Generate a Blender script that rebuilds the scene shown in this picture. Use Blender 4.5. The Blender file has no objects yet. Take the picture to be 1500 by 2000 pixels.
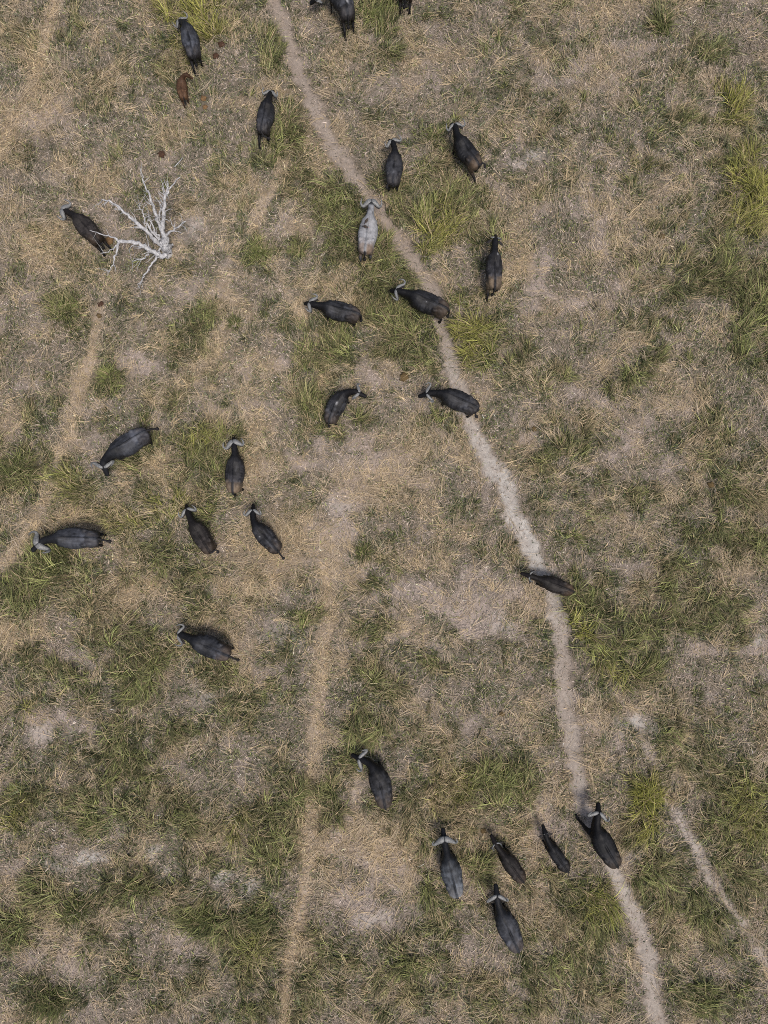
import bpy, bmesh, math, random
import numpy as np
from mathutils import Vector, Matrix

scene = bpy.context.scene
coll = scene.collection
RNG = np.random.default_rng(7)
random.seed(7)

# ------------------------------------------------------------------ camera
CAM_H = 31.0
FPX = 1387.0                       # focal length in photo pixels (photo is 1500 x 2000)
TILT = math.atan(150.0 / FPX)      # nearly straight down
cam = bpy.data.cameras.new("camera")
cam.sensor_fit = 'VERTICAL'
cam.sensor_height = 24.0
cam.lens = 24.0 * FPX / 2000.0
cam.clip_start = 0.5
cam.clip_end = 9000.0
camo = bpy.data.objects.new("camera", cam)
coll.objects.link(camo)
camo.location = (0, 0, CAM_H)
camo.rotation_euler = (TILT, 0, 0)
scene.camera = camo

# ------------------------------------------------------------------ sky, sun, exposure
SUN_EL, SUN_AZ = math.radians(66), math.radians(150)
world = bpy.data.worlds.new("World")
scene.world = world
world.use_nodes = True
wn = world.node_tree
bg = wn.nodes["Background"]
sky = wn.nodes.new("ShaderNodeTexSky")
sky.sky_type = 'NISHITA'
sky.sun_disc = False
sky.sun_elevation = SUN_EL
sky.sun_rotation = SUN_AZ
sky.dust_density = 4.0
sky.air_density = 1.0
wn.links.new(sky.outputs[0], bg.inputs[0])
bg.inputs[1].default_value = 0.062
sun = bpy.data.lights.new("sun", 'SUN')
sun.energy = 1.5
sun.angle = math.radians(16)
sun.color = (1.0, 0.94, 0.86)
suno = bpy.data.objects.new("sun", sun)
coll.objects.link(suno)
sd = Vector((math.sin(SUN_AZ) * math.cos(SUN_EL), math.cos(SUN_AZ) * math.cos(SUN_EL), math.sin(SUN_EL)))
suno.rotation_euler = sd.to_track_quat('Z', 'Y').to_euler()
suno.location = (0, 0, 60)
vs = scene.view_settings
vs.view_transform = 'Standard'
vs.look = 'None'
vs.exposure = 1.3
vs.gamma = 1.0
vs.use_curve_mapping = False
scene.render.engine = 'CYCLES'
scene.cycles.max_bounces = 6
scene.cycles.diffuse_bounces = 3
scene.cycles.transmission_bounces = 3
scene.cycles.use_denoising = False
scene.cycles.filter_width = 1.0

# ------------------------------------------------------------------ layout helpers
CT, ST = math.cos(TILT), math.sin(TILT)


def P(px, py, z=0.0):
    """place on the plain seen at photo pixel (px, py), at height z"""
    dx, dy = (px - 750) / FPX, (1000 - py) / FPX
    d = (dx, dy * CT + ST, dy * ST - CT)
    t = (z - CAM_H) / d[2]
    return Vector((d[0] * t, d[1] * t, z))


def to_px(X, Y):
    zc = -CAM_H
    yc = Y * CT + zc * ST
    dc = Y * ST - zc * CT            # depth
    return 750 + FPX * X / dc, 1000 - FPX * yc / dc


def vnoise(x, y, seed=0):
    ix = np.floor(x).astype(np.int64)
    iy = np.floor(y).astype(np.int64)
    fx, fy = x - ix, y - iy
    fx = fx * fx * (3 - 2 * fx)
    fy = fy * fy * (3 - 2 * fy)

    def h(a, b):
        n = (a * 374761393 + b * 668265263 + seed * 1442695041) & 0xFFFFFFFF
        n = ((n ^ (n >> 13)) * 1274126177) & 0xFFFFFFFF
        n = n ^ (n >> 16)
        return (n & 0xFFFF) / 65535.0
    a = h(ix, iy) * (1 - fx) + h(ix + 1, iy) * fx
    b = h(ix, iy + 1) * (1 - fx) + h(ix + 1, iy + 1) * fx
    return a * (1 - fy) + b * fy


def fbm(x, y, seed=0, octv=4):
    s, a, tot = 0, 1.0, 0
    for i in range(octv):
        s = s + a * vnoise(x * 2 ** i + 17.3 * i, y * 2 ** i - 9.1 * i, seed + i)
        tot += a
        a *= 0.5
    return s / tot


def sstep(a, b, x):
    t = np.clip((x - a) / (b - a), 0, 1)
    return t * t * (3 - 2 * t)


# trodden tracks: (photo pixel x, y, width, whiteness)
MAIN_TRACK = [(515, -60, 30, .15), (527, -20, 30, .15), (545, 30, 30, .15), (575, 120, 31, .15), (610, 200, 32, .2), (640, 265, 34, .2),
              (690, 340, 32, .2), (730, 400, 30, .15), (765, 450, 30, .1), (805, 510, 32, .15), (840, 565, 32, .2),
              (865, 640, 29, .3), (880, 710, 33, .5), (890, 745, 36, .55), (915, 825, 36, .6), (950, 890, 40, .8),
              (985, 950, 42, .95), (1010, 1010, 44, 1.0), (1040, 1075, 44, 1.0), (1075, 1160, 36, .75),
              (1095, 1240, 38, .35), (1100, 1320, 37, .3), (1108, 1400, 36, .3), (1122, 1480, 36, .35),
              (1140, 1570, 31, .45), (1162, 1625, 28, .45), (1200, 1710, 34, .6), (1235, 1770, 36, .6),
              (1260, 1840, 36, .45), (1275, 1920, 38, .45), (1290, 2020, 36, .4), (1300, 2100, 36, .4)]
SIDE_TRACKS = [
    # points, strength
    ([(1180, 1310, 14, .6), (1215, 1370, 22, .7), (1250, 1430, 22, .7), (1290, 1520, 24, .8), (1315, 1580, 30, .9), (1350, 1640, 28, .9), (1380, 1700, 24, .8),
      (1410, 1750, 22, .8), (1450, 1800, 24, .8), (1490, 1880, 22, .8), (1540, 1960, 22, .7)], .7),
    ([(118, -60, 26, .1), (105, 20, 28, .1), (88, 90, 26, .1), (60, 170, 26, .1), (20, 260, 30, .2), (-30, 330, 30, .2)], .6),
    ([(196, 590, 16, .2), (182, 680, 26, .2), (160, 750, 30, .2), (140, 830, 28, .3), (110, 920, 24, .5), (90, 980, 26, .5), (60, 1040, 26, .3),
      (20, 1090, 24, .2), (-40, 1150, 24, .2)], .75),
    ([(640, 1060, 46, .2), (640, 1200, 34, .2), (625, 1350, 36, .25), (615, 1450, 32, .25), (605, 1560, 28, .15), (605, 1650, 32, .2), (595, 1740, 30, .2),
      (580, 1830, 30, .15), (560, 1920, 26, .1), (548, 2040, 26, .1)], .8),
    ([(500, 440, 18, .1), (530, 500, 20, .3), (560, 570, 22, .3), (605, 640, 24, .3), (640, 690, 20, .2)], .5),
    ([(560, 300, 22, .1), (545, 350, 30, .1), (515, 400, 34, .2), (495, 450, 26, .2)], .5),
    ([(690, 1520, 16, .4), (695, 1570, 18, .4), (720, 1640, 30, .3), (745, 1700, 40, .4)], .5),
    ([(1030, 1560, 22, .3), (1032, 1640, 20, .3), (1040, 1700, 14, .3)], .5),
    ([(1010, 660, 18, .1), (1030, 720, 20, .1), (1050, 780, 16, .1)], .45),
    ([(905, 1880, 20, .4), (900, 1950, 26, .4), (915, 2030, 26, .4)], .5),
]
# blobs in photo pixels: kind, x, y, rx, ry, strength
BLOBS = """
y 378 38 60 72 1.0;y 340 20 40 40 .8;g 90 60 60 40 .5;g 320 150 40 30 .5;g 530 110 38 100 .7;g 555 262 32 60 .85;g 530 325 28 30 .6
g 735 35 42 40 .95;g 765 100 34 16 .8;g 588 345 26 46 .6;g 668 385 42 62 1.0;g 660 470 36 55 .85;g 752 470 22 75 .95;g 740 545 60 50 1.0
g 770 610 70 40 .9;g 800 420 45 45 .75;g 835 330 55 40 .6;g 905 400 62 40 .75;g 850 265 50 25 .6;y 850 460 40 50 .7;g 960 450 38 45 .7
g 640 640 78 42 .8;g 650 695 62 28 .85;g 800 655 66 50 1.0;g 840 690 34 30 .8;y 925 655 45 65 .8;g 990 690 50 50 .6;g 605 785 30 42 .9
g 600 740 38 30 .6;g 690 825 46 24 .7;g 860 815 40 22 .6;g 500 495 32 28 .8;g 575 487 20 18 .8;g 375 665 44 34 .7;g 400 608 30 28 .8
g 135 605 32 30 .75;g 215 735 34 34 .9;g 325 770 66 40 .6;g 85 815 40 40 .5;g 60 880 50 40 .6;g 35 925 46 38 1.0;g 135 965 55 40 .6;y 130 950 40 50 .5
g 425 895 66 58 .85;y 390 870 50 30 .6;g 280 900 34 30 .85;y 340 985 80 30 .6;y 235 1010 66 30 .6;g 100 1100 76 38 1.0;g 38 1165 46 60 .95
g 165 1165 60 30 .55;g 235 1125 46 30 .6;g 300 1070 40 30 .45;g 245 1245 55 42 .9;g 275 1300 50 44 .95;g 272 1352 36 30 .9;g 340 1262 34 24 .8
g 80 1285 55 40 .65;g 145 1345 44 34 .85;y 45 1370 24 20 .8;g 235 1455 52 50 .75;g 325 1425 55 30 .75;g 450 1375 46 42 .6;g 420 1320 40 24 .7
g 400 1180 60 40 .6;g 370 1110 50 30 .5;g 225 1560 72 58 .9;g 35 1545 34 26 .95;y 20 1600 30 50 .6;g 350 1605 52 46 .8;y 465 1605 40 40 .6;g 405 1690 55 35 .7
g 250 1735 66 42 .95;g 80 1735 44 36 .85;g 30 1815 42 36 .95;g 150 1775 34 32 1.0;g 410 1790 55 55 .95;g 490 1800 40 66 1.0;g 95 1955 48 38 .95
g 190 1855 55 34 .7;g 395 1870 55 40 .5;g 485 1955 44 44 .6;g 560 1570 55 46 .8;g 640 1565 34 50 .8;g 535 1650 66 46 .8;g 520 1810 44 60 .9;y 510 1850 40 40 .5
g 650 1840 46 44 .9;g 600 1935 66 44 .7;g 770 1560 30 24 .7;y 880 1545 55 50 .6;g 985 1535 55 66 .95;g 825 1640 46 34 .75;g 845 1735 36 50 .85
g 935 1700 34 60 .75;g 900 1800 60 40 .55;g 720 1415 66 44 .85;g 745 1330 56 40 .75;g 710 1083 38 28 .85;g 745 1130 44 30 .6;g 590 1208 34 28 .75;g 735 1225 40 36 .75
g 845 1285 44 32 .65;g 560 1330 40 40 .5;g 690 1480 30 24 .8;g 1150 1170 50 42 1.0;g 1205 1225 92 70 1.0;g 1230 1285 62 40 1.0;y 1195 1300 40 26 .8;y 1130 1225 22 30 .8
g 1305 1135 34 60 .8;g 1405 1185 66 60 .75;g 1420 1050 80 40 .65;g 1495 1060 24 46 .8;y 1262 1570 36 72 1.0;g 1250 1630 40 40 .8;g 1335 1450 66 60 .7;g 1440 1600 70 120 .75
y 1470 1580 40 60 .6;g 1150 1780 60 66 .85;y 1170 1755 30 24 .8;g 1100 1840 50 40 .6;g 1280 1725 55 50 .8;g 1375 1770 55 60 .85;g 1450 1720 40 50 .6;g 1370 1950 60 50 .7;g 1090 1740 40 40 .6
g 1060 1880 66 50 .6;g 1200 1950 40 60 .6;g 820 1880 80 60 .6;g 760 1950 60 40 .6;g 1000 1930 60 50 .55;g 1450 1900 50 60 .6
g 1293 42 30 28 .95;g 1000 20 20 40 .6;g 1100 10 34 20 .6;y 1470 385 48 78 1.0;y 1440 430 36 36 .9;y 1432 215 26 34 .8;y 1395 170 24 20 .6;g 1380 105 34 24 .6
g 1330 250 34 30 .7;g 1260 200 24 18 .6;g 1410 300 60 40 .5;g 1485 600 60 90 .95;g 1400 530 62 50 .9;g 1330 550 40 40 .7;g 1460 665 56 44 .85;g 1230 730 44 44 .85;g 1280 690 34 40 .7
g 1170 610 28 22 .7;g 1240 515 28 24 .7;y 1240 330 30 30 .5;g 1150 850 50 40 .6;g 1370 850 70 40 .55;g 1440 950 60 50 .55;g 1250 960 70 40 .5;g 1080 740 44 36 .5;g 1060 900 40 30 .6
b 385 455 60 70 .5;w 390 440 30 40 .3;b 350 560 60 30 .4;b 260 730 26 50 .8;b 420 560 50 24 .4;b 700 900 140 50 .55;b 680 975 80 44 .7;b 650 1060 90 100 .6;w 660 1000 40 26 .3
b 530 1190 44 46 .6;w 540 1255 40 24 .4;b 1060 560 62 62 .6;b 1180 560 46 44 .6;b 1250 900 60 40 .5;b 1150 770 40 30 .55;b 850 1180 110 66 .6;b 960 1190 80 60 .6;w 980 1220 24 24 .4;b 900 1400 66 34 .5
b 100 1425 76 34 .65;w 80 1440 40 18 .3;b 740 1700 95 70 .65;b 730 1790 90 34 .6;w 725 1785 40 20 .4;w 510 1742 20 12 .9;w 160 1678 60 12 .7;w 205 1672 24 16 .8;w 300 1660 20 18 .7;w 345 1705 16 12 .6;w 440 1710 24 14 .7;w 490 1735 16 14 .7
b 110 1865 66 60 .75;b 240 1830 44 24 .6;b 1120 130 90 70 .5;b 1020 300 44 40 .5;w 1030 310 30 16 .5;b 1010 1200 44 90 .55;b 1150 1400 34 44 .6;w 1250 1420 30 20 .4;b 1240 1675 34 24 .8;w 1240 1672 22 14 .5
b 1430 1262 66 22 .7;w 1480 1245 20 12 .6;b 60 230 60 60 .4;b 560 420 50 40 .6;b 560 640 60 40 .5;b 530 680 40 40 .5;b 480 730 40 40 .6;b 1480 1190 24 24 .6;b 1380 1090 40 24 .3;b 1160 400 60 50 .5;b 1190 480 40 30 .5
b 700 1130 40 40 .3;b 480 1010 30 16 .4;b 170 1280 40 24 .5;w 180 1285 22 16 .4;b 390 1340 30 26 .5;w 400 1360 20 16 .4;b 350 1520 40 34 .5;b 450 1480 50 30 .5;b 60 1690 40 20 .5;b 1100 1830 30 24 .4;b 1380 440 40 30 .3;b 350 1840 50 20 .5
b 660 1620 60 40 .5;b 1070 1600 40 60 .5;b 1200 1490 40 60 .3;b 1290 790 50 24 .4;b 1030 830 30 44 .4;b 730 740 40 40 .4
s 165 1000 66 50 .6;s 330 920 44 30 .6;s 560 1060 60 60 .8;s 260 1150 66 30 .7;s 480 1100 40 40 .6;s 90 160 40 80 .5;s 20 250 40 60 .6;s 580 240 40 60 .5;s 640 300 30 40 .6;s 740 1640 90 50 .7;s 630 1650 50 90 .6
s 740 950 90 44 .5;s 800 870 80 40 .5;s 100 480 80 60 .4;s 590 1850 40 60 .6;s 1120 1530 50 40 .4;s 300 1300 40 40 .4;s 690 570 40 50 .4;s 1010 520 40 40 .5;s 1330 380 40 40 .3;s 860 1560 40 40 .4;s 500 870 40 60 .6;s 40 1230 50 30 .6
"""
BL = []
for tok in BLOBS.replace("\n", ";").split(";"):
    if tok.strip():
        k, *v = tok.split()
        BL.append((k, *[float(q) for q in v]))


def seg_dist(px, py, a, b):
    ax, ay, bx, by = a[0], a[1], b[0], b[1]
    L2 = (bx - ax) ** 2 + (by - ay) ** 2
    t = np.clip(((px - ax) * (bx - ax) + (py - ay) * (by - ay)) / L2, 0, 1)
    return np.hypot(px - ax - t * (bx - ax), py - ay - t * (by - ay)), a[2] + t * (b[2] - a[2]), a[3] + t * (b[3] - a[3])


def track_mask(px, py, pts, soft=.5):
    m = np.zeros_like(px)
    w = np.zeros_like(px)
    for a, b in zip(pts[:-1], pts[1:]):
        lo_x, hi_x = min(a[0], b[0]) - 60, max(a[0], b[0]) + 60
        lo_y, hi_y = min(a[1], b[1]) - 60, max(a[1], b[1]) + 60
        sel = np.nonzero((px > lo_x) & (px < hi_x) & (py > lo_y) & (py < hi_y))[0]
        if not len(sel):
            continue
        d, wd, wh = seg_dist(px[sel], py[sel], a, b)
        v = 1 - sstep(.44 - soft * .5, .44 + soft * .5, d / wd)
        up = v > m[sel]
        m[sel] = np.where(up, v, m[sel])
        w[sel] = np.where(up, wh, w[sel])
    return m, w


def fields(X, Y):
    """what grows or lies bare at each place on the plain"""
    X = np.asarray(X, float)
    Y = np.asarray(Y, float)
    wx = (fbm(X * .9, Y * .9, 11, 3) - .5) * 1.1 + (fbm(X * 4, Y * 4, 13, 2) - .5) * .28
    wy = (fbm(X * .9, Y * .9, 12, 3) - .5) * 1.1 + (fbm(X * 4, Y * 4, 14, 2) - .5) * .28
    Yc = np.clip(Y, -40, 60)
    Xc = np.clip(X, -60, 60)
    px, py = to_px(Xc + wx, Yc + wy)
    F = {k: np.zeros_like(X) for k in 'gybws'}
    for k, bx, by, rx, ry, st in BL:
        sel = np.nonzero((np.abs(px - bx) < rx * 2.2) & (np.abs(py - by) < ry * 2.2))[0]
        if len(sel):
            q = ((px[sel] - bx) / rx) ** 2 + ((py[sel] - by) / ry) ** 2
            F[k][sel] = np.maximum(F[k][sel], st * np.exp(-.75 * q ** 1.5) * 1.1)
    pxs, pys = to_px(Xc + (fbm(X * 1.6, Y * 1.6, 21, 4) - .5) * .36, Yc + (fbm(X * 1.6, Y * 1.6, 22, 4) - .5) * .36)
    tr, tw = track_mask(pxs, pys, MAIN_TRACK, .9)
    thr = .03 * sstep(900, 600, pys)
    near = sstep(.02, .35, tr)
    tr = sstep(.22 + thr, .74 + thr, tr + (fbm(X * 2.4, Y * 2.4, 25, 4) - .5) * 1.05 * (tr > .01))
    n_br = (fbm(X * 1.3, Y * 1.3, 26, 4) - .5) * 1.3
    side = np.zeros_like(X)
    sw = np.zeros_like(X)
    for pts, st in SIDE_TRACKS:
        m, w = track_mask(pxs, pys, [(q[0], q[1], q[2] * .95, q[3]) for q in pts], 1.0)
        m = m * sstep(.15, .55, m + n_br)
        m = m * st
        sw = np.where(m > side, w, sw)
        side = np.maximum(side, m)
    n1 = fbm(X * .55, Y * .55, 31, 4)
    n2 = fbm(X * 1.6, Y * 1.6, 41, 4)
    n3 = fbm(X * 1.1, Y * 1.1, 51, 4)
    tn = fbm(X * 1.7, Y * 1.7, 45, 4)
    out_y = sstep(0, 1, F['y'])
    blob = np.clip(F['g'] + F['y'], 0, 1.1)
    lush = sstep(.45, .95, blob) * sstep(.22, .48, tn)
    green = np.clip(blob * (.25 + 1.35 * sstep(.32, .62, tn)) + .62 * sstep(.46, .66, .4 * n1 + .6 * tn), 0, 1)
    crumb = sstep(.36, .60, n3 * .55 + n2 * .45)
    bare = np.clip(F['b'] * (.15 + 1.05 * crumb) + .42 * sstep(.53, .72, n3 * .7 + (1 - n1) * .3), 0, 1)
    bare = np.clip(bare + side * (.30 + .8 * sstep(.3, .65, n2)), 0, 1)
    patchy = sstep(.34, .58, n2)
    white = np.clip(F['w'] * (.1 + 1.2 * patchy) + sw * side * patchy * 1.1, 0, 1)
    straw = np.clip(F['s'] * (.5 + n1) + .50 * sstep(.50, .74, fbm(X * .8, Y * .8, 61, 4)) + 1.5 * side * (1 - sw) * (.5 + n2), 0, 1)
    green = green * (1 - .8 * np.clip(side * 1.3 + F['b'] * .4, 0, 1))
    return dict(near=near, green=green * (1 - tr) * (1 - .25 * near), lush=lush * (1 - tr), yellow=out_y, bare=bare, white=white, straw=straw * (1 - tr), track=tr, trackw=tw * tr, side=side)


def ground_h(X, Y, tr):
    return .10 * (fbm(X * .25, Y * .25, 71, 3) - .5) + .05 * (fbm(X * 1.3, Y * 1.3, 72, 3) - .5) - .07 * tr


# ------------------------------------------------------------------ material helpers
def mat(name):
    m = bpy.data.materials.new(name)
    m.use_nodes = True
    nt = m.node_tree
    bs = nt.nodes["Principled BSDF"]
    return m, nt, bs


def N(nt, typ, **kw):
    n = nt.nodes.new(typ)
    for k, v in kw.items():
        setattr(n, k, v)
    return n


def mixc(nt, fac, a, b, blend='MIX'):
    n = N(nt, "ShaderNodeMix", data_type='RGBA', blend_type=blend)
    for sock, v in ((n.inputs[0], fac), (n.inputs[6], a), (n.inputs[7], b)):
        if hasattr(v, 'links') or hasattr(v, 'is_linked'):
            nt.links.new(v, sock)
        else:
            sock.default_value = v if not isinstance(v, tuple) else (*v, 1)[:4]
    return n.outputs[2]


def mth(nt, op, a, b=None, clamp=False):
    n = N(nt, "ShaderNodeMath", operation=op, use_clamp=clamp)
    for i, v in enumerate((a, b)):
        if v is None:
            continue
        if hasattr(v, 'is_linked'):
            nt.links.new(v, n.inputs[i])
        else:
            n.inputs[i].default_value = v
    return n.outputs[0]


def noise(nt, vec, scale, detail=4, rough=.6, dist=0.0):
    n = N(nt, "ShaderNodeTexNoise")
    n.inputs["Scale"].default_value = scale
    n.inputs["Detail"].default_value = detail
    n.inputs["Roughness"].default_value = rough
    n.inputs["Distortion"].default_value = dist
    nt.links.new(vec, n.inputs["Vector"])
    return n.outputs[0]


def remap(nt, v, a, b, c=0.0, d=1.0):
    n = N(nt, "ShaderNodeMapRange")
    n.inputs[1].default_value, n.inputs[2].default_value = a, b
    n.inputs[3].default_value, n.inputs[4].default_value = c, d
    nt.links.new(v, n.inputs[0])
    return n.outputs[0]


def attr(nt, name, typ='GEOMETRY'):
    n = N(nt, "ShaderNodeAttribute", attribute_name=name, attribute_type=typ)
    return n


def mesh_obj(name, verts, faces, material=None, parent=None, smooth=True):
    me = bpy.data.meshes.new(name)
    me.from_pydata([tuple(v) for v in verts], [], faces)
    me.update()
    if smooth:
        me.polygons.foreach_set("use_smooth", [True] * len(me.polygons))
    if material:
        me.materials.append(material)
    o = bpy.data.objects.new(name, me)
    coll.objects.link(o)
    if parent:
        o.parent = parent
    return o


def tag(o, label=None, cat=None, group=None, kind=None):
    if label:
        o["label"] = label
    if cat:
        o["category"] = cat
    if group:
        o["group"] = group
    if kind:
        o["kind"] = kind
    return o


# ------------------------------------------------------------------ ground
def axis(lo, hi, step, far):
    a = np.arange(lo, hi + 1e-6, step)
    out_lo, out_hi = [lo], [hi]
    d = step
    while out_hi[-1] < far:
        d *= 1.35
        out_hi.append(out_hi[-1] + d)
        out_lo.append(out_lo[-1] - d)
    return np.concatenate([np.array(out_lo[1:][::-1]), a, np.array(out_hi[1:])])


def build_ground():
    xs = axis(-22.5, 22.5, .14, 3500)
    ys = axis(-21.5, 32.5, .14, 3500)
    X, Y = np.meshgrid(xs, ys)
    nx, ny = len(xs), len(ys)
    Xf, Yf = X.ravel(), Y.ravel()
    F = fields(Xf, Yf)
    Z = ground_h(Xf, Yf, F['track'] + .4 * F['side'])
    co = np.stack([Xf, Yf, Z], 1).astype(np.float32)
    me = bpy.data.meshes.new("ground")
    me.vertices.add(len(co))
    me.vertices.foreach_set("co", co.ravel())
    i = np.arange(nx * ny).reshape(ny, nx)
    q = np.stack([i[:-1, :-1], i[:-1, 1:], i[1:, 1:], i[1:, :-1]], -1).reshape(-1, 4)
    me.loops.add(q.size)
    me.loops.foreach_set("vertex_index", q.ravel().astype(np.int32))
    me.polygons.add(len(q))
    me.polygons.foreach_set("loop_start", (np.arange(len(q)) * 4).astype(np.int32))
    me.update(calc_edges=True)
    me.polygons.foreach_set("use_smooth", np.ones(len(q), bool))
    c1 = np.stack([F['green'], F['bare'], F['white'], np.ones_like(Xf)], 1).astype(np.float32)
    c2 = np.stack([F['track'], F['trackw'], F['straw'], np.ones_like(Xf)], 1).astype(np.float32)
    for nm, c in (("cover", c1), ("trod", c2)):
        a = me.attributes.new(nm, 'FLOAT_COLOR', 'POINT')
        a.data.foreach_set("color", c.ravel())
    m, nt, bs = mat("savanna_soil")
    geo = N(nt, "ShaderNodeNewGeometry")
    pos = geo.outputs["Position"]
    a1 = N(nt, "ShaderNodeSeparateColor")
    nt.links.new(attr(nt, "cover").outputs["Color"], a1.inputs[0])
    a2 = N(nt, "ShaderNodeSeparateColor")
    nt.links.new(attr(nt, "trod").outputs["Color"], a2.inputs[0])
    g, b, w = a1.outputs[0], a1.outputs[1], a1.outputs[2]
    t, tw, st = a2.outputs[0], a2.outputs[1], a2.outputs[2]
    nA = noise(nt, pos, 1.3, 5, .65)
    nB = noise(nt, pos, 7.0, 5, .7)
    nC = noise(nt, pos, 26.0, 4, .7)
    soil = mixc(nt, remap(nt, nA, .35, .65), (.085, .073, .053), (.15, .126, .098))
    soil = mixc(nt, remap(nt, nB, .42, .62), soil, (.10, .086, .066))
    bare_c = mixc(nt, remap(nt, nB, .35, .65), (.295, .243, .208), (.20, .166, .144))
    col = mixc(nt, remap(nt, mth(nt, 'ADD', b, mth(nt, 'MULTIPLY', nB, .5)), .45, .9), soil, bare_c)
    col = mixc(nt, mth(nt, 'MULTIPLY', g, remap(nt, nB, .3, .6, .4, 1.0)), col, (.036, .038, .021))  # shade between the blades, painted dark into the soil below green grass
    col = mixc(nt, mth(nt, 'MULTIPLY', st, remap(nt, nB, .4, .6, .2, .9)), col, (.27, .198, .115))
    tr_c = mixc(nt, remap(nt, nB, .35, .66), (.235, .186, .150), (.165, .134, .110))
    wh_c = mixc(nt, remap(nt, nB, .35, .66), (.40, .375, .345), (.25, .235, .215))
    tcol = mixc(nt, mth(nt, 'MULTIPLY', tw, remap(nt, nA, .3, .55, .45, 1.0), True), tr_c, wh_c)
    col = mixc(nt, mth(nt, 'MULTIPLY', w, remap(nt, nB, .35, .55, .15, 1.0), True), col, wh_c)
    col = mixc(nt, t, col, tcol)
    col = mixc(nt, remap(nt, nC, .5, .72, 0, .55), col, (.085, .070, .054))
    col = mixc(nt, remap(nt, nC, .34, .2, 0, .4), col, (.40, .34, .28))
    nt.links.new(col, bs.inputs["Base Color"])
    bs.inputs["Roughness"].default_value = .95
    bs.inputs["Specular IOR Level"].default_value = .15
    bmp = N(nt, "ShaderNodeBump")
    bmp.inputs["Strength"].default_value = .7
    bmp.inputs["Distance"].default_value = .05
    nt.links.new(mth(nt, 'ADD', nB, mth(nt, 'MULTIPLY', nC, .5)), bmp.inputs["Height"])
    nt.links.new(bmp.outputs[0], bs.inputs["Normal"])
    me.materials.append(m)
    o = bpy.data.objects.new("ground", me)
    coll.objects.link(o)
    o["kind"] = "structure"
    o["label"] = "dry trampled savanna ground with a pale game track winding across it"
    return o


ground = build_ground()

# ------------------------------------------------------------------ grass
def grass_material(name):
    m, nt, bs = mat(name)
    nt.nodes.remove(bs)
    out = nt.nodes["Material Output"]
    col = attr(nt, "col").outputs["Color"]
    d = N(nt, "ShaderNodeBsdfDiffuse")
    tl = N(nt, "ShaderNodeBsdfTranslucent")
    mx = N(nt, "ShaderNodeMixShader")
    mx.inputs[0].default_value = .25
    nt.links.new(col, d.inputs[0])
    nt.links.new(col, tl.inputs[0])
    nt.links.new(d.outputs[0], mx.inputs[1])
    nt.links.new(tl.outputs[0], mx.inputs[2])
    nt.links.new(mx.outputs[0], out.inputs[0])
    return m


gm = grass_material("grass_blades")


def blade_arrays(base, az, L, W, th, bend, segs, c0, c1, zmin, curl=None, rng=RNG):
    """curved tapering blades, one row per blade -> vertices, triangles, colours"""
    n = len(base)
    V = np.zeros((n, 2 * segs + 1, 3))
    C = np.zeros((n, 2 * segs + 1, 3))
    p = base.copy()
    curl = np.zeros(n) if curl is None else curl
    roll = rng.uniform(-.7, .7, n)
    for s_ in range(segs + 1):
        u = s_ / segs
        aa = az + curl * u
        if s_ < segs:
            w = W * .5 * (1 - u ** 1.7) * (.75 if s_ == 0 else 1)
            side = np.stack([-np.sin(aa) * np.cos(roll), np.cos(aa) * np.cos(roll), np.sin(roll)], 1) * w[:, None]
            V[:, 2 * s_] = p - side
            V[:, 2 * s_ + 1] = p + side
            C[:, 2 * s_] = C[:, 2 * s_ + 1] = c0 * (1 - u) + c1 * u
            t2 = np.minimum(th + bend * (u + .5 / segs), 1.75)
            p = p + np.stack([np.sin(t2) * np.cos(aa), np.sin(t2) * np.sin(aa), np.cos(t2)], 1) * (L / segs)[:, None]
            p[:, 2] = np.maximum(p[:, 2], zmin)
        else:
            V[:, 2 * s_] = p
            C[:, 2 * s_] = c1
    k = (np.arange(n) * (2 * segs + 1))[:, None]
    T = []
    for s_ in range(segs - 1):
        b0 = 2 * s_
        T += [k + np.array([[b0, b0 + 1, b0 + 3]]), k + np.array([[b0, b0 + 3, b0 + 2]])]
    b0 = 2 * (segs - 1)
    T.append(k + np.array([[b0, b0 + 1, b0 + 2]]))
    return V.reshape(-1, 3), np.concatenate(T), C.reshape(-1, 3)


def tri_mesh(name, parts, material):
    off, Vs, Ts, Cs = 0, [], [], []
    for V, T, C in parts:
        Vs.append(V)
        Ts.append(T + off)
        Cs.append(C)
        off += len(V)
    V, T, C = np.concatenate(Vs), np.concatenate(Ts), np.concatenate(Cs)
    me = bpy.data.meshes.new(name)
    me.vertices.add(len(V))
    me.vertices.foreach_set("co", V.astype(np.float32).ravel())
    me.loops.add(T.size)
    me.loops.foreach_set("vertex_index", T.astype(np.int32).ravel())
    me.polygons.add(len(T))
    me.polygons.foreach_set("loop_start", (np.arange(len(T)) * 3).astype(np.int32))
    me.update(calc_edges=True)
    a = me.attributes.new("col", 'FLOAT_COLOR', 'POINT')
    a.data.foreach_set("color", np.concatenate([np.clip(C, .005, .8), np.ones((len(C), 1))], 1).astype(np.float32).ravel())
    me.materials.append(material)
    print(name, len(T), "tris")
    return me


def stuff(name, label, parts, material=gm):
    o = bpy.data.objects.new(name, tri_mesh(name, parts, material))
    coll.objects.link(o)
    return tag(o, label, "grass", kind="stuff")


DUNG_AT = [P(x, y, 0) for x, y in ((433, 87), (422, 110), (316, 302), (398, 193), (401, 210), (214, 471), (197, 594), (194, 617), (789, 737), (1388, 947), (1292, 463), (980, 1394), (944, 1622), (1043, 838))]
RX, RY = (-21.0, 21.0), (-19.6, 30.4)
AREA = (RX[1] - RX[0]) * (RY[1] - RY[0])


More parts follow.
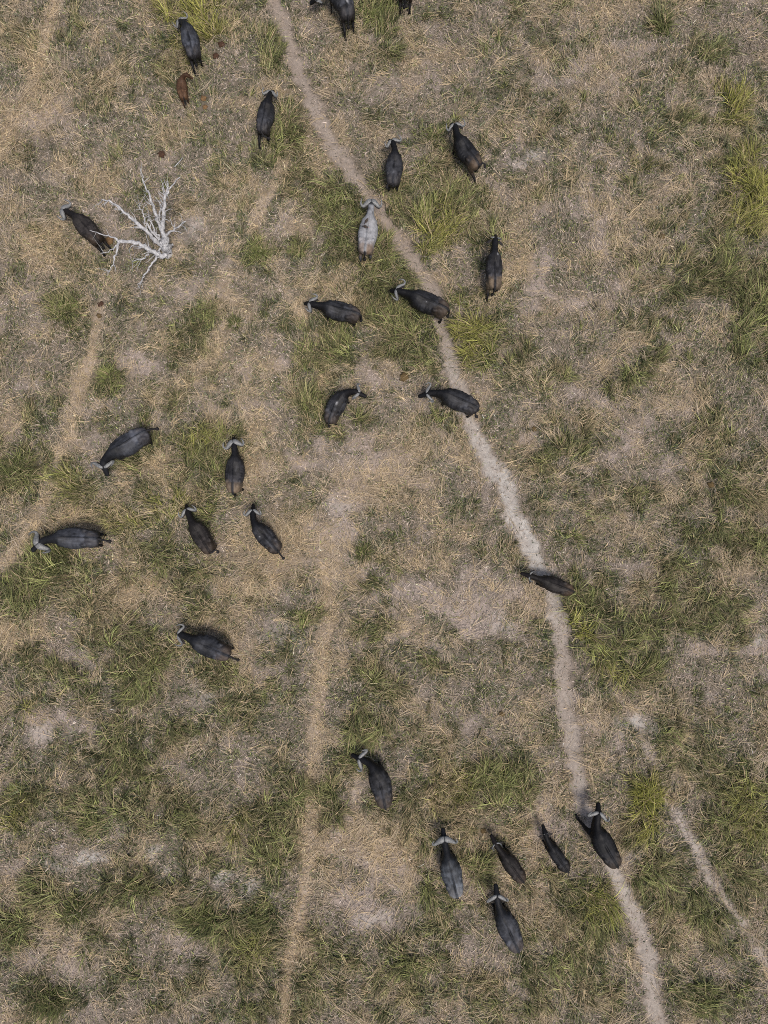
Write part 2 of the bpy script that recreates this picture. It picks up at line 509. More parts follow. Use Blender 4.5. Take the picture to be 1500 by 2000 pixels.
def cand(per_m2):
    """random places on the part of the plain in view and a margin round it"""
    n = int(per_m2 * AREA)
    X = RNG.uniform(*RX, n)
    Y = RNG.uniform(*RY, n)
    k = np.abs(X) < 15.4 + .10 * (Y + 18) + 2.2
    for q in DUNG_AT:
        k &= (X - q.x) ** 2 + (Y - q.y) ** 2 > .24 ** 2
    X, Y = X[k], Y[k]
    return X, Y, fields(X, Y)


def thin(dens, X, Y, F):
    k = RNG.random(len(X)) < dens
    return X[k], Y[k], {q: v[k] for q, v in F.items()}


def lerp(a, b, t):
    return a * (1 - t[:, None]) + np.asarray(b) * t[:, None]


GREYG = np.array([.120, .138, .088])
OLIVE = np.array([.130, .142, .056])
BRIGHT = np.array([.245, .268, .10])
YELLOW = np.array([.285, .28, .070])
DEEP = np.array([.036, .046, .022])
DRY = np.array([.330, .256, .162])
PINK = np.array([.318, .268, .236])
STRAW = np.array([.48, .375, .23])


def tints(F, X, Y, kind):
    n = len(X)
    r1 = RNG.random(n)
    m1 = fbm(X * .7, Y * .7, 81, 4)
    m2 = fbm(X * 2.3, Y * 2.3, 91, 3)
    if kind == 'turf':
        c = lerp(np.tile(DRY, (n, 1)), PINK, sstep(.4, .65, m2 * .5 + r1 * .5))
        gf = sstep(.38, .58, m1 * .35 + m2 * .5 + r1 * .15) * .95 + F['green'] * .8 - F['bare'] * .9 - F['straw'] * .5
        c = lerp(c, GREYG, np.clip(gf, 0, 1))
        c = lerp(c, OLIVE, np.clip(F['green'] * 1.1 - .25 + (r1 - .5) * .5, 0, 1))
        c = lerp(c, DEEP, np.clip(sstep(.5, .75, m2 * .5 + RNG.random(n) * .5) * .8 + .75 * F['green'] - .25 + .5 * F['lush'] - .5 * F['bare'] - .4 * F['straw'], 0, .92))
    else:
        c = lerp(np.tile(GREYG, (n, 1)), OLIVE, np.clip(F['green'] * 1.2 + (r1 - .6), 0, 1))
        c = lerp(c, BRIGHT, np.clip(F['green'] * .7 - .25 + F['lush'] * .45 + (r1 - .5) * 1.0, 0, 1))
        c = lerp(c, DEEP, np.clip(sstep(.46, .68, m2 * .6 + RNG.random(n) * .4) * .9, 0, 1))
        c = lerp(c, YELLOW, np.clip(F['yellow'] * 1.0 + (r1 - .8) * .5, 0, .9))
        c = lerp(c, DRY, np.clip(sstep(.52, .85, m1 * .4 + RNG.random(n) * .6) * .8 + F['straw'] * .7 - .5 * F['lush'], 0, 1))
    return c * RNG.uniform(.62, 1.38, n)[:, None]


def swirl(X, Y):
    return (fbm(X * .30, Y * .30, 101, 2) * 2 - 1) * 5.0 + 1.2


def spread_clumps(X, Y, F, tint, nb_lo, nb_hi, rad):
    """one row per blade from one row per clump"""
    nb = RNG.integers(nb_lo, nb_hi + 1, len(X))
    idx = np.repeat(np.arange(len(X)), nb)
    n = len(idx)
    a = RNG.random(n) * 6.2832
    r = rad[idx] * np.sqrt(RNG.random(n))
    bx, by = X[idx] + r * np.cos(a), Y[idx] + r * np.sin(a)
    return idx, n, a, bx, by


def height_at(bx, by):
    F2 = fields(bx, by)
    return ground_h(bx, by, F2['track'] + .4 * F2['side']), F2


def wisp_colours(X, Y, F):
    """each wisp is straw, earth-pink dead grass, grey-green, olive or deep green; the mix follows what grows there"""
    n = len(X)
    m1 = fbm(X * .7, Y * .7, 81, 4)
    m2 = fbm(X * 2.3, Y * 2.3, 91, 3)
    g = np.clip(sstep(.38, .60, m1 * .4 + m2 * .6) * .55 + F['green'] * .75 + F['lush'] * .3 - F['bare'] * .75 - F['straw'] * .35 - F['track'], 0, 1)
    u, v = RNG.random(n), RNG.random(n)
    dead = lerp(np.tile(DRY, (n, 1)), PINK, np.clip(.45 + F['bare'] * .5 + v * .7 - .1 - .8 * F['straw'], 0, 1))
    dead = np.where((v < .04 + .28 * F['straw'])[:, None], STRAW, dead)
    vv = v + .3 * F['lush']
    live = np.where((vv < .50)[:, None], GREYG, np.where((vv < .80)[:, None], OLIVE, BRIGHT))
    live = lerp(live, YELLOW, np.clip(F['yellow'] * 1.1 - .3 + (v - .5) * .5, 0, .8))
    col = np.where((u < .10 + .72 * g)[:, None], live, dead)
    shade_m = RNG.random(n) < np.clip(.09 + .34 * g + .34 * F['lush'] - .2 * F['bare'], 0, .8)  # more dark wisps in green and lush spots: understorey shade painted as colour
    col = np.where(shade_m[:, None], DEEP, col)
    return col * np.exp(RNG.normal(0, .33, n))[:, None]


# short trampled turf: matted wisps
X, Y, F = cand(310)
X, Y, F = thin(np.clip(1.0 - .40 * F['bare'] - .86 * F['track'] - .5 * F['white'], .04, 1), X, Y, F)
n = len(X)
z = ground_h(X, Y, F['track'] + .4 * F['side'])
c0 = wisp_colours(X, Y, F)
azc = swirl(X, Y) + RNG.normal(0, 1.5, n)
L = RNG.uniform(.10, .34, n) * (.8 + .4 * F['green'])
W = RNG.uniform(.016, .036, n)
zb = z + .02 * RNG.random(n)
TH, BE, CU = RNG.normal(1.08, .22, n), RNG.uniform(.1, .6, n), RNG.normal(0, .5, n)
pieces = []
h_ = RNG.random(n) < .36
for sel, sg in ((h_, 2), (~h_, 1)):
    pieces.append(blade_arrays(np.stack([X, Y, zb], 1)[sel], azc[sel], L[sel] * (1 if sg == 2 else .85), W[sel] * (1 if sg == 2 else 1.25), TH[sel], BE[sel], sg, c0[sel], c0[sel] * 1.06,
                               (z + .015 + .05 * RNG.random(n))[sel], CU[sel]))
stuff("short_grass", "short trampled grass covering the whole plain in dull green and tan", pieces)

# longer green grass in patches, combed into swirls
X, Y, F = cand(21)
X, Y, F = thin(np.clip(1.15 * F['green'] ** 1.8 + .55 * F['lush'] - .5 * F['bare'] - F['track'] - .8 * F['white'], 0, 1), X, Y, F)
T = tints(F, X, Y, 'long')
idx, n, a, bx, by = spread_clumps(X, Y, F, T, 10, 20, RNG.uniform(.06, .22, len(X)))
z = ground_h(bx, by, F['track'][idx] + .4 * F['side'][idx])
br = np.exp(RNG.normal(0, .34, n))[:, None]
c0 = T[idx] * br
c0 = np.where((RNG.random(n) < .14)[:, None], DRY * br, c0)
c0 = np.where((RNG.random(n) < .20)[:, None], DEEP * br, c0)
hs = (RNG.uniform(.5, 1.15, len(X)) * (.40 + .35 * F['green'] + .52 * F['lush']) * (1 - .35 * F['near']))[idx]
lean_az = (swirl(X, Y) + RNG.normal(0, .6, len(X)))[idx] + RNG.normal(0, .2, n)
azc = np.where(RNG.random(n) < .68, lean_az, a + RNG.normal(0, .5, n))
stuff("long_grass", "long bent green grass growing in loose patches between the bare ground",
      [blade_arrays(np.stack([bx, by, z - .01], 1), azc, RNG.uniform(.45, 1.05, n) * hs, RNG.uniform(.018, .036, n), RNG.normal(.55, .22, n), RNG.uniform(.6, 1.3, n), 3,
                    c0, lerp(c0, DRY, RNG.uniform(0, .35, n)), z + .03 + .05 * RNG.random(n), RNG.normal(0, .4, n))])

# dry straw lying about, in loose wisps
X, Y, F = cand(16)
X, Y, F = thin(np.clip(.13 + .85 * F['straw'] + .25 * F['bare'] + .2 * F['green'] - .9 * F['track'] - .6 * F['white'], .015, 1), X, Y, F)
T = lerp(np.tile(STRAW, (len(X), 1)), (.34, .285, .22), RNG.random(len(X))) * RNG.uniform(.7, 1.25, len(X))[:, None]
idx, n, a, bx, by = spread_clumps(X, Y, F, T, 3, 9, RNG.uniform(.08, .35, len(X)))
z = ground_h(bx, by, F['track'][idx] + .4 * F['side'][idx])
c0 = T[idx] * RNG.uniform(.7, 1.3, n)[:, None]
azc = (swirl(X, Y) + RNG.normal(0, 1.1, len(X)))[idx] + RNG.normal(0, .3, n)
zb = z + .03 + (.12 * F['green'])[idx] * RNG.random(n)
stuff("dry_straw", "fallen dry straw stalks strewn over the grass and bare earth",
      [blade_arrays(np.stack([bx, by, zb], 1), azc, RNG.uniform(.3, 1.1, n) * RNG.uniform(.6, 1.2, n), RNG.uniform(.012, .024, n), RNG.normal(1.4, .12, n), RNG.uniform(0, .3, n), 2,
                    c0, c0 * 1.05, zb, RNG.normal(0, .45, n))])
#@@TUSSOCKS@@
# ------------------------------------------------------------------ grass tussocks that stand out singly
TUSSOCKS = [
    (460, 632, .42, 'd', "small round dark green tussock standing alone on bare ground left of centre"),
    (402, 606, .50, 'm', "olive green tussock left of the small round dark one"),
    (135, 606, .55, 'm', "olive tussock right of the left edge, below the brown buffalo"),
    (214, 738, .60, 'm', "green tussock beside the left worn track, above the grey-rumped buffalo"),
    (500, 496, .50, 'm', "bushy green tussock between the dead tree and the pale bull"),
    (575, 488, .36, 'm', "small pale green tussock just left of the pale bull's hind legs"),
    (36, 922, .80, 'd', "big dark green tussock at the left edge, below the worn track bend"),
    (105, 1098, .85, 'd', "big dark tussock right below the long slate-grey bull"),
    (1293, 42, .60, 'd', "dark green tussock near the top right corner"),
    (712, 1080, .50, 'd', "deep green tussock in the bare centre of the plain"),
    (737, 42, .65, 'm', "green tussock between the two buffalo at the top edge"),
    (606, 788, .60, 'd', "dark olive tussock left of the buffalo with the white streak"),
    (1268, 1294, .55, 'd', "dark tussock at the lower right end of the tall grass patch"),
    (152, 1778, .62, 'd', "blackish green tussock in the lower left, left of a straw patch"),
    (492, 1788, .66, 'd', "dark tussock right of the lower left straw strip, above another green clump"),
    (408, 1792, .66, 'd', "dark bushy tussock left of the worn middle strip near the bottom"),
    (36, 1546, .50, 'm', "bright green tussock at the lower left edge"),
    (96, 1952, .66, 'd', "green tussock in the bottom left corner"),
    (272, 1352, .52, 'd', "dark tussock lower left of the blue-grey buffalo"),
    (1262, 1560, .75, 'y', "tall bright yellow-green tussock above the lower side track"),
    (590, 1208, .42, 'm', "small green tussock left of the worn middle strip"),
    (32, 1816, .62, 'd', "dark green tussock at the left edge near the bottom"),
    (1474, 372, .85, 'y', "bright yellow-green tussock at the right edge in the upper half"),
    (985, 1530, .70, 'm', "long leaning green tussock left of the pale track, above the lower group"),
]
TCOL = {'d': (DEEP * 1.05, OLIVE), 'm': (OLIVE * .85, BRIGHT), 'y': (OLIVE, YELLOW)}
for i, (x, y, sz, kd, lab) in enumerate(TUSSOCKS):
    r = np.random.default_rng(700 + i)
    c = P(x, y, 0)
    gz = float(ground_h(np.array([c.x]), np.array([c.y]), np.zeros(1))[0])
    n = int(300 * sz / .6)
    a = r.random(n) * 6.2832
    rad = sz * .45 * np.sqrt(r.random(n))
    base = np.stack([rad * np.cos(a), rad * np.sin(a), np.full(n, -.02)], 1)
    lean = r.random() * 6.28
    az = np.where(r.random(n) < .35, lean + r.normal(0, .5, n), a + r.normal(0, .6, n))
    ca, cb = TCOL[kd]
    c0 = lerp(np.tile(ca, (n, 1)), cb, r.random(n)) * r.uniform(.6, 1.4, n)[:, None]
    c0 = np.where((r.random(n) < .12)[:, None], DRY * r.uniform(.7, 1.2, n)[:, None], c0)
    me = tri_mesh("grass_tussock", [blade_arrays(base, az, r.uniform(.45, 1.0, n) * sz * 1.15, r.uniform(.020, .040, n), np.abs(r.normal(.35, .25, n)) + .35 * rad / (sz * .45), r.uniform(.4, 1.2, n), 3,
                                                 c0, lerp(c0, cb, r.random(n) * .7), np.full(n, .03), r.normal(0, .4, n), rng=r)], gm)
    o = bpy.data.objects.new("grass_tussock", me)
    coll.objects.link(o)
    o.location = (c.x, c.y, gz)
    tag(o, lab, "grass tussock", "grass tussocks")
#@@ANIMALS@@
# ------------------------------------------------------------------ buffalo
def coat_material():
    m, nt, bs = mat("buffalo_coat")
    tc = N(nt, "ShaderNodeTexCoord").outputs["Object"]
    col = attr(nt, "coat").outputs["Color"]
    n1 = noise(nt, tc, 9, 5, .65)
    n2 = noise(nt, tc, 45, 3, .6)
    col = mixc(nt, 1.0, col, mixc(nt, remap(nt, n1, .3, .7), (.78, .78, .78), (1.22, 1.22, 1.22)), 'MULTIPLY')
    nt.links.new(col, bs.inputs["Base Color"])
    bs.inputs["Roughness"].default_value = .58
    bs.inputs["Specular IOR Level"].default_value = .16
    b = N(nt, "ShaderNodeBump")
    b.inputs["Strength"].default_value = .35
    b.inputs["Distance"].default_value = .02
    nt.links.new(mth(nt, 'ADD', n1, mth(nt, 'MULTIPLY', n2, .5)), b.inputs["Height"])
    nt.links.new(b.outputs[0], bs.inputs["Normal"])
    return m


def horn_material():
    m, nt, bs = mat("horn")
    tc = N(nt, "ShaderNodeTexCoord").outputs["Object"]
    u = attr(nt, "along").outputs["Fac"]
    n1 = noise(nt, tc, 22, 4, .6)
    col = mixc(nt, remap(nt, n1, .3, .7), (.060, .063, .067), (.165, .167, .163))
    col = mixc(nt, remap(nt, u, .74, 1.0, 0, .85), col, (.045, .045, .048))
    nt.links.new(col, bs.inputs["Base Color"])
    bs.inputs["Roughness"].default_value = .5
    b = N(nt, "ShaderNodeBump")
    b.inputs["Strength"].default_value = .6
    b.inputs["Distance"].default_value = .015
    nt.links.new(n1, b.inputs["Height"])
    nt.links.new(b.outputs[0], bs.inputs["Normal"])
    return m


def plain(name, c, rough=.8):
    m, nt, bs = mat(name)
    tc = N(nt, "ShaderNodeTexCoord").outputs["Object"]
    n1 = noise(nt, tc, 14, 4, .6)
    col = mixc(nt, remap(nt, n1, .3, .7), tuple(q * .65 for q in c), tuple(q * 1.35 for q in c))
    nt.links.new(col, bs.inputs["Base Color"])
    bs.inputs["Roughness"].default_value = rough
    bs.inputs["Specular IOR Level"].default_value = .2
    return m


COAT = coat_material()
HORN = horn_material()
EAR = plain("ear_hide", (.020, .018, .018))
EARB = plain("calf_ear_hide", (.075, .040, .022))
TAILM = plain("tail_hair", (.012, .011, .012))
EYE = plain("eye", (.008, .006, .006), .2)


def ring_loft(sections, nseg=18):
    """sections: list of (centre, up, side, hw, ht, hb) -> capped loft"""
    V, Fc = [], []
    for c, up, sd_, hw, ht, hb in sections:
        for k in range(nseg):
            a = 2 * math.pi * k / nseg
            ca, sa = math.cos(a), math.sin(a)
            y = hw * math.copysign(abs(ca) ** .9, ca)
            z = (ht if sa > 0 else hb) * math.copysign(abs(sa) ** .95, sa)
            V.append(Vector(c) + Vector(sd_) * y + Vector(up) * z)
    for i in range(len(sections) - 1):
        for k in range(nseg):
            a, b = i * nseg + k, i * nseg + (k + 1) % nseg
            Fc.append((a, b, b + nseg, a + nseg))
    Fc.append(tuple(range(nseg))[::-1])
    Fc.append(tuple(range((len(sections) - 1) * nseg, len(sections) * nseg)))
    return V, Fc


def ellipsoid(c, r, nu=12, nv=8):
    V, Fc = [Vector((c[0], c[1], c[2] + r[2]))], []
    for j in range(1, nv):
        t = math.pi * j / nv
        for i in range(nu):
            a = 2 * math.pi * i / nu
            V.append(Vector((c[0] + r[0] * math.sin(t) * math.cos(a), c[1] + r[1] * math.sin(t) * math.sin(a), c[2] + r[2] * math.cos(t))))
    V.append(Vector((c[0], c[1], c[2] - r[2])))
    for i in range(nu):
        Fc.append((0, 1 + i, 1 + (i + 1) % nu))
        for j in range(nv - 2):
            a, b = 1 + j * nu + i, 1 + j * nu + (i + 1) % nu
            Fc.append((a, a + nu, b + nu, b))
        Fc.append((len(V) - 1, 1 + (nv - 2) * nu + (i + 1) % nu, 1 + (nv - 2) * nu + i))
    return V, Fc


def tube(pts, rad, nseg=10, flat=None):
    """tapered tube through pts; flat: per-point (side, up) factors"""
    pts = [Vector(p) for p in pts]
    V, Fc = [], []
    ref = None
    for i, p in enumerate(pts):
        d = (pts[min(i + 1, len(pts) - 1)] - pts[max(i - 1, 0)]).normalized()
        if ref is None:
            ref = Vector((0, 0, 1)) if abs(d.z) < .9 else Vector((1, 0, 0))
        s1 = d.cross(ref).normalized()
        u1 = s1.cross(d).normalized()
        ref = u1
        fs, fu = flat[i] if flat else (1, 1)
        for k in range(nseg):
            a = 2 * math.pi * k / nseg
            V.append(p + s1 * (rad[i] * fs * math.cos(a)) + u1 * (rad[i] * fu * math.sin(a)))
    for i in range(len(pts) - 1):
        for k in range(nseg):
            a, b = i * nseg + k, i * nseg + (k + 1) % nseg
            Fc.append((a, b, b + nseg, a + nseg))
    Fc.append(tuple(range(nseg))[::-1])
    Fc.append(tuple(range((len(pts) - 1) * nseg, len(pts) * nseg)))
    return V, Fc


def smooth_path(ctrl, n):
    """Catmull-Rom through control points (any tuple size)"""
    c = [np.array(q, float) for q in ctrl]
    c = [2 * c[0] - c[1]] + c + [2 * c[-1] - c[-2]]
    out = []
    segs = len(c) - 3
    for i in range(n):
        t = i / (n - 1) * segs
        k = min(int(t), segs - 1)
        u = t - k
        p0, p1, p2, p3 = c[k:k + 4]
        out.append(.5 * ((2 * p1) + (-p0 + p2) * u + (2 * p0 - 5 * p1 + 4 * p2 - p3) * u * u + (-p0 + 3 * p1 - 3 * p2 + p3) * u ** 3))
    return out


class Pose:
    """bends a straight animal (s along the back, y to its left, z up) in plan"""

    def __init__(self, body_bend, neck, head):
        self.ds = .02
        s = np.arange(-.4, 3.4, self.ds)
        k = np.zeros_like(s)
        k += np.where((s > .3) & (s < 1.55), body_bend / 1.25, 0)
        k += np.where((s > 1.50) & (s < 2.15), neck / .65, 0)
        k += np.where((s > 2.08) & (s < 2.26), head / .18, 0)
        th = np.cumsum(k) * self.ds
        th -= np.interp(.85, s, th)
        x = np.cumsum(np.cos(th)) * self.ds
        y = np.cumsum(np.sin(th)) * self.ds
        x -= np.interp(.85, s, x)
        y -= np.interp(.85, s, y)
        self.s, self.th, self.x, self.y = s, th, x, y

    def at(self, s):
        return np.interp(s, self.s, self.x), np.interp(s, self.s, self.y), np.interp(s, self.s, self.th)

    def map(self, p):
        x, y, t = self.at(p[0])
        return Vector((x - p[1] * math.sin(t), y + p[1] * math.cos(t), p[2]))


BODY = [(-.07, 1.06, .16, .12, .18), (.0, 1.05, .265, .20, .30), (.12, 1.03, .335, .275, .38), (.35, 1.01, .375, .33, .42), (.62, .99, .425, .345, .43),
        (.90, .97, .475, .365, .42), (1.15, .98, .445, .40, .42), (1.38, 1.02, .375, .445, .46), (1.56, 1.04, .275, .40, .44)]
HORNS = {  # control points in head space (x forward, y out, z up) and radii
    'bull': ([(.03, .015, .085), (.02, .13, .085), (-.03, .28, .02), (-.09, .43, -.07), (-.12, .54, -.03), (-.10, .585, .10), (-.03, .55, .22), (.02, .50, .27)],
             [.105, .112, .092, .072, .056, .040, .024, .008], 1.35),
    'cow': ([(.02, .03, .075), (.01, .13, .075), (-.05, .27, .03), (-.12, .40, -.03), (-.15, .485, .02), (-.12, .50, .13), (-.05, .45, .22), (.0, .40, .26)],
            [.070, .078, .072, .060, .048, .035, .022, .008], 1.2),
    'crescent': ([(.02, .03, .075), (.01, .14, .08), (-.05, .29, .03), (-.13, .42, -.03), (-.17, .52, .01), (-.14, .56, .12), (-.05, .52, .22), (.03, .46, .27)],
            [.062, .068, .058, .048, .040, .031, .019, .007], 1.1),
    'young': ([(.01, .06, .075), (.0, .12, .09), (-.03, .20, .10), (-.10, .27, .12), (-.18, .28, .15), (-.24, .25, .18)], [.042, .042, .036, .028, .018, .006], 1.0),
    'tiny': ([(.01, .07, .08), (.0, .11, .11), (-.01, .14, .15), (-.03, .15, .19)], [.028, .026, .02, .006], 1.0),
}
TAILS = {  # in rump space: x forward, y left, z relative to the tail root
    'hang': [(-.02, 0, 0), (-.10, .0, -.04), (-.13, .01, -.30), (-.12, .02, -.55), (-.10, .03, -.78)],
    'left': [(-.02, 0, 0), (-.12, .03, -.02), (-.20, .16, -.16), (-.16, .32, -.26), (-.04, .42, -.36)],
    'right': [(-.02, 0, 0), (-.12, -.03, -.02), (-.20, -.16, -.16), (-.18, -.32, -.30), (-.10, -.42, -.46)],
    'out': [(-.02, 0, 0), (-.13, .01, .0), (-.28, .03, -.10), (-.40, .05, -.26), (-.46, .05, -.42)],
    'curl': [(-.02, 0, 0), (-.10, .06, .02), (-.04, .20, -.02), (-.10, .30, -.12), (-.24, .30, -.24)],
    'curlr': [(-.02, 0, 0), (-.10, -.06, .02), (-.06, -.22, -.02), (-.14, -.30, -.12), (-.26, -.24, -.24)],
}
BLACK = (.0135, .0130, .0148)
COATS = {
    'black': dict(base=(.0135, .0130, .0150), dust=(.078, .080, .092), da=.35, rump=(.16, .112, .075), ra=.10),
    'slate': dict(base=(.019, .020, .0245), dust=(.105, .112, .135), da=.85, rump=(.15, .105, .075), ra=.15),
    'brown': dict(base=(.021, .0172, .0165), dust=(.064, .055, .052), da=.55, rump=(.14, .092, .058), ra=.35),
    'tanrump': dict(base=(.019, .0185, .0215), dust=(.085, .083, .092), da=.65, rump=(.25, .185, .125), ra=.95),
    'ashrump': dict(base=(.017, .0185, .0235), dust=(.16, .178, .205), da=1.0, rump=(.30, .30, .31), ra=.75),
    'mud': dict(base=(.075, .080, .092), dust=(.33, .33, .342), da=1.9, rump=(.20, .125, .07), ra=.8),
    'calf': dict(base=(.070, .036, .020), dust=(.12, .066, .036), da=.5, rump=(.15, .08, .042), ra=.4),
}
pending = []


def buffalo(rump, withers, poll, head_deg, label, coat='black', horn='cow', tail='hang', bend=0.0, head_low=.0, legs=None, scale=None, da=None, ra=None, spots=(), seed=1,
            splay=None, girth=1.0, pitch=None, name="buffalo", cat="buffalo"):
    """rump / withers / poll: where tail root, neck root and the spot between the horns appear in the photo"""
    r = random.Random(seed)
    a, b = P(*rump, 1.25), P(*withers, 1.35)
    sc = scale or min(1.06, max(.86, (b - a).length / 1.55))
    a, b = P(*rump, 1.25 * sc), P(*withers, 1.38 * sc)
    c = P(*poll, (1.25 - .55 * head_low) * sc)
    head0 = math.atan2(b.y - a.y, b.x - a.x)
    hneck = math.atan2(c.y - b.y, c.x - b.x)
    wrap = lambda q: (q + math.pi) % (2 * math.pi) - math.pi
    bendr = math.radians(bend)
    neck = max(-1.5, min(1.5, wrap(hneck - head0 - bendr * .5)))
    hd = math.radians(90 - head_deg)                  # photo heading -> world angle
    headyaw = max(-1.0, min(1.0, wrap(hd - head0 - bendr * .5 - neck * 1.0)))
    pose = Pose(bendr, neck, headyaw)
    # ---- straight-space construction
    parts = []
    sec = []
    for s, zc, hw, ht, hb in BODY:
        sec.append(((s, 0, zc), (0, 0, 1), (0, 1, 0), hw * girth, ht, hb))
    z_poll = 1.17 - .62 * head_low
    pit = math.radians(pitch if pitch is not None else 42 - 6 * head_low)
    nz0, nz1 = 1.05, z_poll - .02
    for u, hw, ht, hb in ((.24, .190, .33, .38), (.52, .158, .25, .31), (.82, .142, .185, .235)):
        s = 1.60 + u * .66
        sl = math.atan2(nz1 - nz0, .66)
        zc = nz0 + (nz1 - nz0) * (u ** 1.15)
        up = (-math.sin(sl) * .8, 0, math.cos(sl))
        sec.append(((s, 0, zc), up, (0, 1, 0), hw, ht, hb))
    hx, hz = 2.25, z_poll
    dirx, dirz = math.cos(pit), -math.sin(pit)
    up = (math.sin(pit), 0, math.cos(pit))
    for l, hw, ht, hb in ((.02, .150, .125, .21), (.15, .148, .115, .20), (.28, .118, .098, .155), (.42, .098, .085, .12), (.52, .098, .078, .10), (.575, .07, .05, .065)):
        sec.append(((hx + dirx * l, 0, hz + dirz * l), up, (0, 1, 0), hw, ht, hb))
    # neck yaw bends must not squash the head: the head is laid out rigidly below
    V, Fc = ring_loft(sec)
    hxp, hyp, hth = pose.at(2.27)
    HM = Matrix.Translation((hxp, hyp, 0)) @ Matrix.Rotation(hth, 4, 'Z')

    def body_map(p):
        if p[0] > 2.27:
            return HM @ Vector((p[0] - 2.27, p[1], p[2]))
        return pose.map(p)
    allV, allF = [], []

    def add(V, Fc):
        o = len(allV)
        allV.extend(body_map(p) for p in V)
        allF.extend(tuple(i + o for i in f) for f in Fc)
    add(V, Fc)
    for sy in (-1, 1):
        add(*ellipsoid((.27, sy * .20 * girth, 1.10), (.24, .15, .25)))
        add(*ellipsoid((.48, sy * .30 * girth, 1.22), (.13, .085, .115)))
        add(*ellipsoid((.02, sy * .13 * girth, 1.12), (.10, .07, .12)))
        add(*ellipsoid((.25, sy * .23, .84), (.24, .13, .36)))
        add(*ellipsoid((1.40, sy * .235 * girth, .98), (.19, .145, .40)))
    add(*ellipsoid((1.42, 0, 1.27), (.36, .10, .20)))
    add(*ellipsoid((.72, 0, 1.25), (.80, .045, .15)))
    for q in range(5):
        for sy in (-1, 1):
            add(*ellipsoid((.70 + .13 * q, sy * .325 * girth, 1.00), (.04, .125 * girth, .28), 10, 7))
    lg = legs or [r.uniform(-.22, .22) for _ in range(4)]
    spl = splay or [0, 0, 0, 0]
    for i, (hind, sy) in enumerate(((1, 1), (1, -1), (0, 1), (0, -1))):
        if hind:
            ctrl = [(.27, .24, .95, .155), (.36, .24, .66, .112), (.22, .225, .50, .078), (.13, .22, .38, .064), (.16, .22, .22, .050), (.17, .22, .09, .054), (.20, .22, .045, .072), (.215, .22, -.03, .080)]
        else:
            ctrl = [(1.50, .215, .85, .135), (1.48, .215, .62, .098), (1.50, .205, .42, .068), (1.51, .20, .35, .066), (1.50, .20, .22, .050), (1.50, .20, .09, .054), (1.53, .20, .045, .072), (1.545, .20, -.03, .080)]
        pts, rad = [], []
        for x, y, z, q in ctrl:
            f = max(0, 1 - z / .92)
            pts.append((x + lg[i] * f, sy * (y + spl[i] * f), z))
            rad.append(q)
        add(*tube(pts, rad, 10))
    me = bpy.data.meshes.new("body")
    me.from_pydata([tuple(v) for v in allV], [], allF)
    me.update()
    ob = bpy.data.objects.new("body", me)
    coll.objects.link(ob)
    rm = ob.modifiers.new("r", 'REMESH')
    rm.mode = 'VOXEL'
    rm.voxel_size = .032
    smo = ob.modifiers.new("s", 'SMOOTH')
    smo.factor = .5
    smo.iterations = 2
    # ---- root at the ground under the animal
    root = bpy.data.objects.new(name, None)
    root.empty_display_size = .3
    coll.objects.link(root)
    mid = (a * (1 - .82 / 1.6) + b * (.82 / 1.6))
    gz = float(ground_h(np.array([mid.x]), np.array([mid.y]), np.zeros(1))[0])
    x0, y0, _ = pose.at(0.0)
    x1, y1, _ = pose.at(1.6)
    loc_head = math.atan2(y1 - y0, x1 - x0)
    root.rotation_euler = (0, 0, head0 - loc_head)
    R = Matrix.Rotation(head0 - loc_head, 3, 'Z')
    off = R @ (Vector(((x0 + x1) * .5, (y0 + y1) * .5, 0)) * sc)
    m2 = (a + b) * .5
    root.location = (m2.x - off.x, m2.y - off.y, gz)
    root.scale = (sc, sc, sc)
    tag(root, label, cat, "buffalo herd grazing across the plain")
    ob.parent = root
    # ---- horns, ears, eyes on the rigid head
    HB = HM @ Matrix.Translation((hx - 2.27 + dirx * .06, 0, hz + dirz * .06)) @ Matrix.Rotation(pit * .72, 4, 'Y')
    is_calf = coat == 'calf'
    if horn:
        ctrl, rad, wide = HORNS[horn]
        k = r.uniform(.78, .92)
        for sy in (1, -1):
            path = smooth_path([(x, y * k, z, q, i / (len(rad) - 1)) for i, ((x, y, z), q) in enumerate(zip(ctrl, rad))], 20)
            pts = [HB @ Vector((p[0], sy * p[1], p[2])) for p in path]
            flat = [(1 + (wide - 1) * max(0, 1 - p[4] * 1.6), 1 - .35 * max(0, 1 - p[4] * 2.2)) for p in path]
            V, Fc = tube(pts, [max(.004, p[3]) for p in path], 10, flat)
            h = mesh_obj("horn", V, Fc, HORN, root)
            at = h.data.attributes.new("along", 'FLOAT', 'POINT')
            at.data.foreach_set("value", np.repeat([p[4] for p in path], 10).astype(np.float32))
    HE = HM @ Matrix.Translation((hx - 2.27 + dirx * .05, 0, hz + dirz * .05)) @ Matrix.Rotation(pit * .5, 4, 'Y')
    for sy in (1, -1):
        path = smooth_path([(-.02, .13, -.03, .02), (-.05, .20, -.06, .055), (-.08, .29, -.11, .062), (-.09, .36, -.17, .035), (-.09, .39, -.20, .006)], 9)
        pts = [HE @ Vector((p[0], sy * p[1], p[2])) for p in path]
        V, Fc = tube(pts, [p[3] for p in path], 8, [(1.0, .35)] * 9)
        mesh_obj("ear", V, Fc, EARB if is_calf else EAR, root)
        e = HM @ Vector((hx - 2.27 + dirx * .20 + up[0] * .05, sy * .118, hz + dirz * .20 + up[2] * .05))
        V, Fc = ellipsoid(e, (.025, .022, .025), 8, 6)
        mesh_obj("eye", V, Fc, EYE, root)
    # ---- tail
    rx, ry, rth = pose.at(0.0)
    TM = Matrix.Translation((rx, ry, 1.17)) @ Matrix.Rotation(rth, 4, 'Z')
    tp = smooth_path(TAILS[tail], 14)
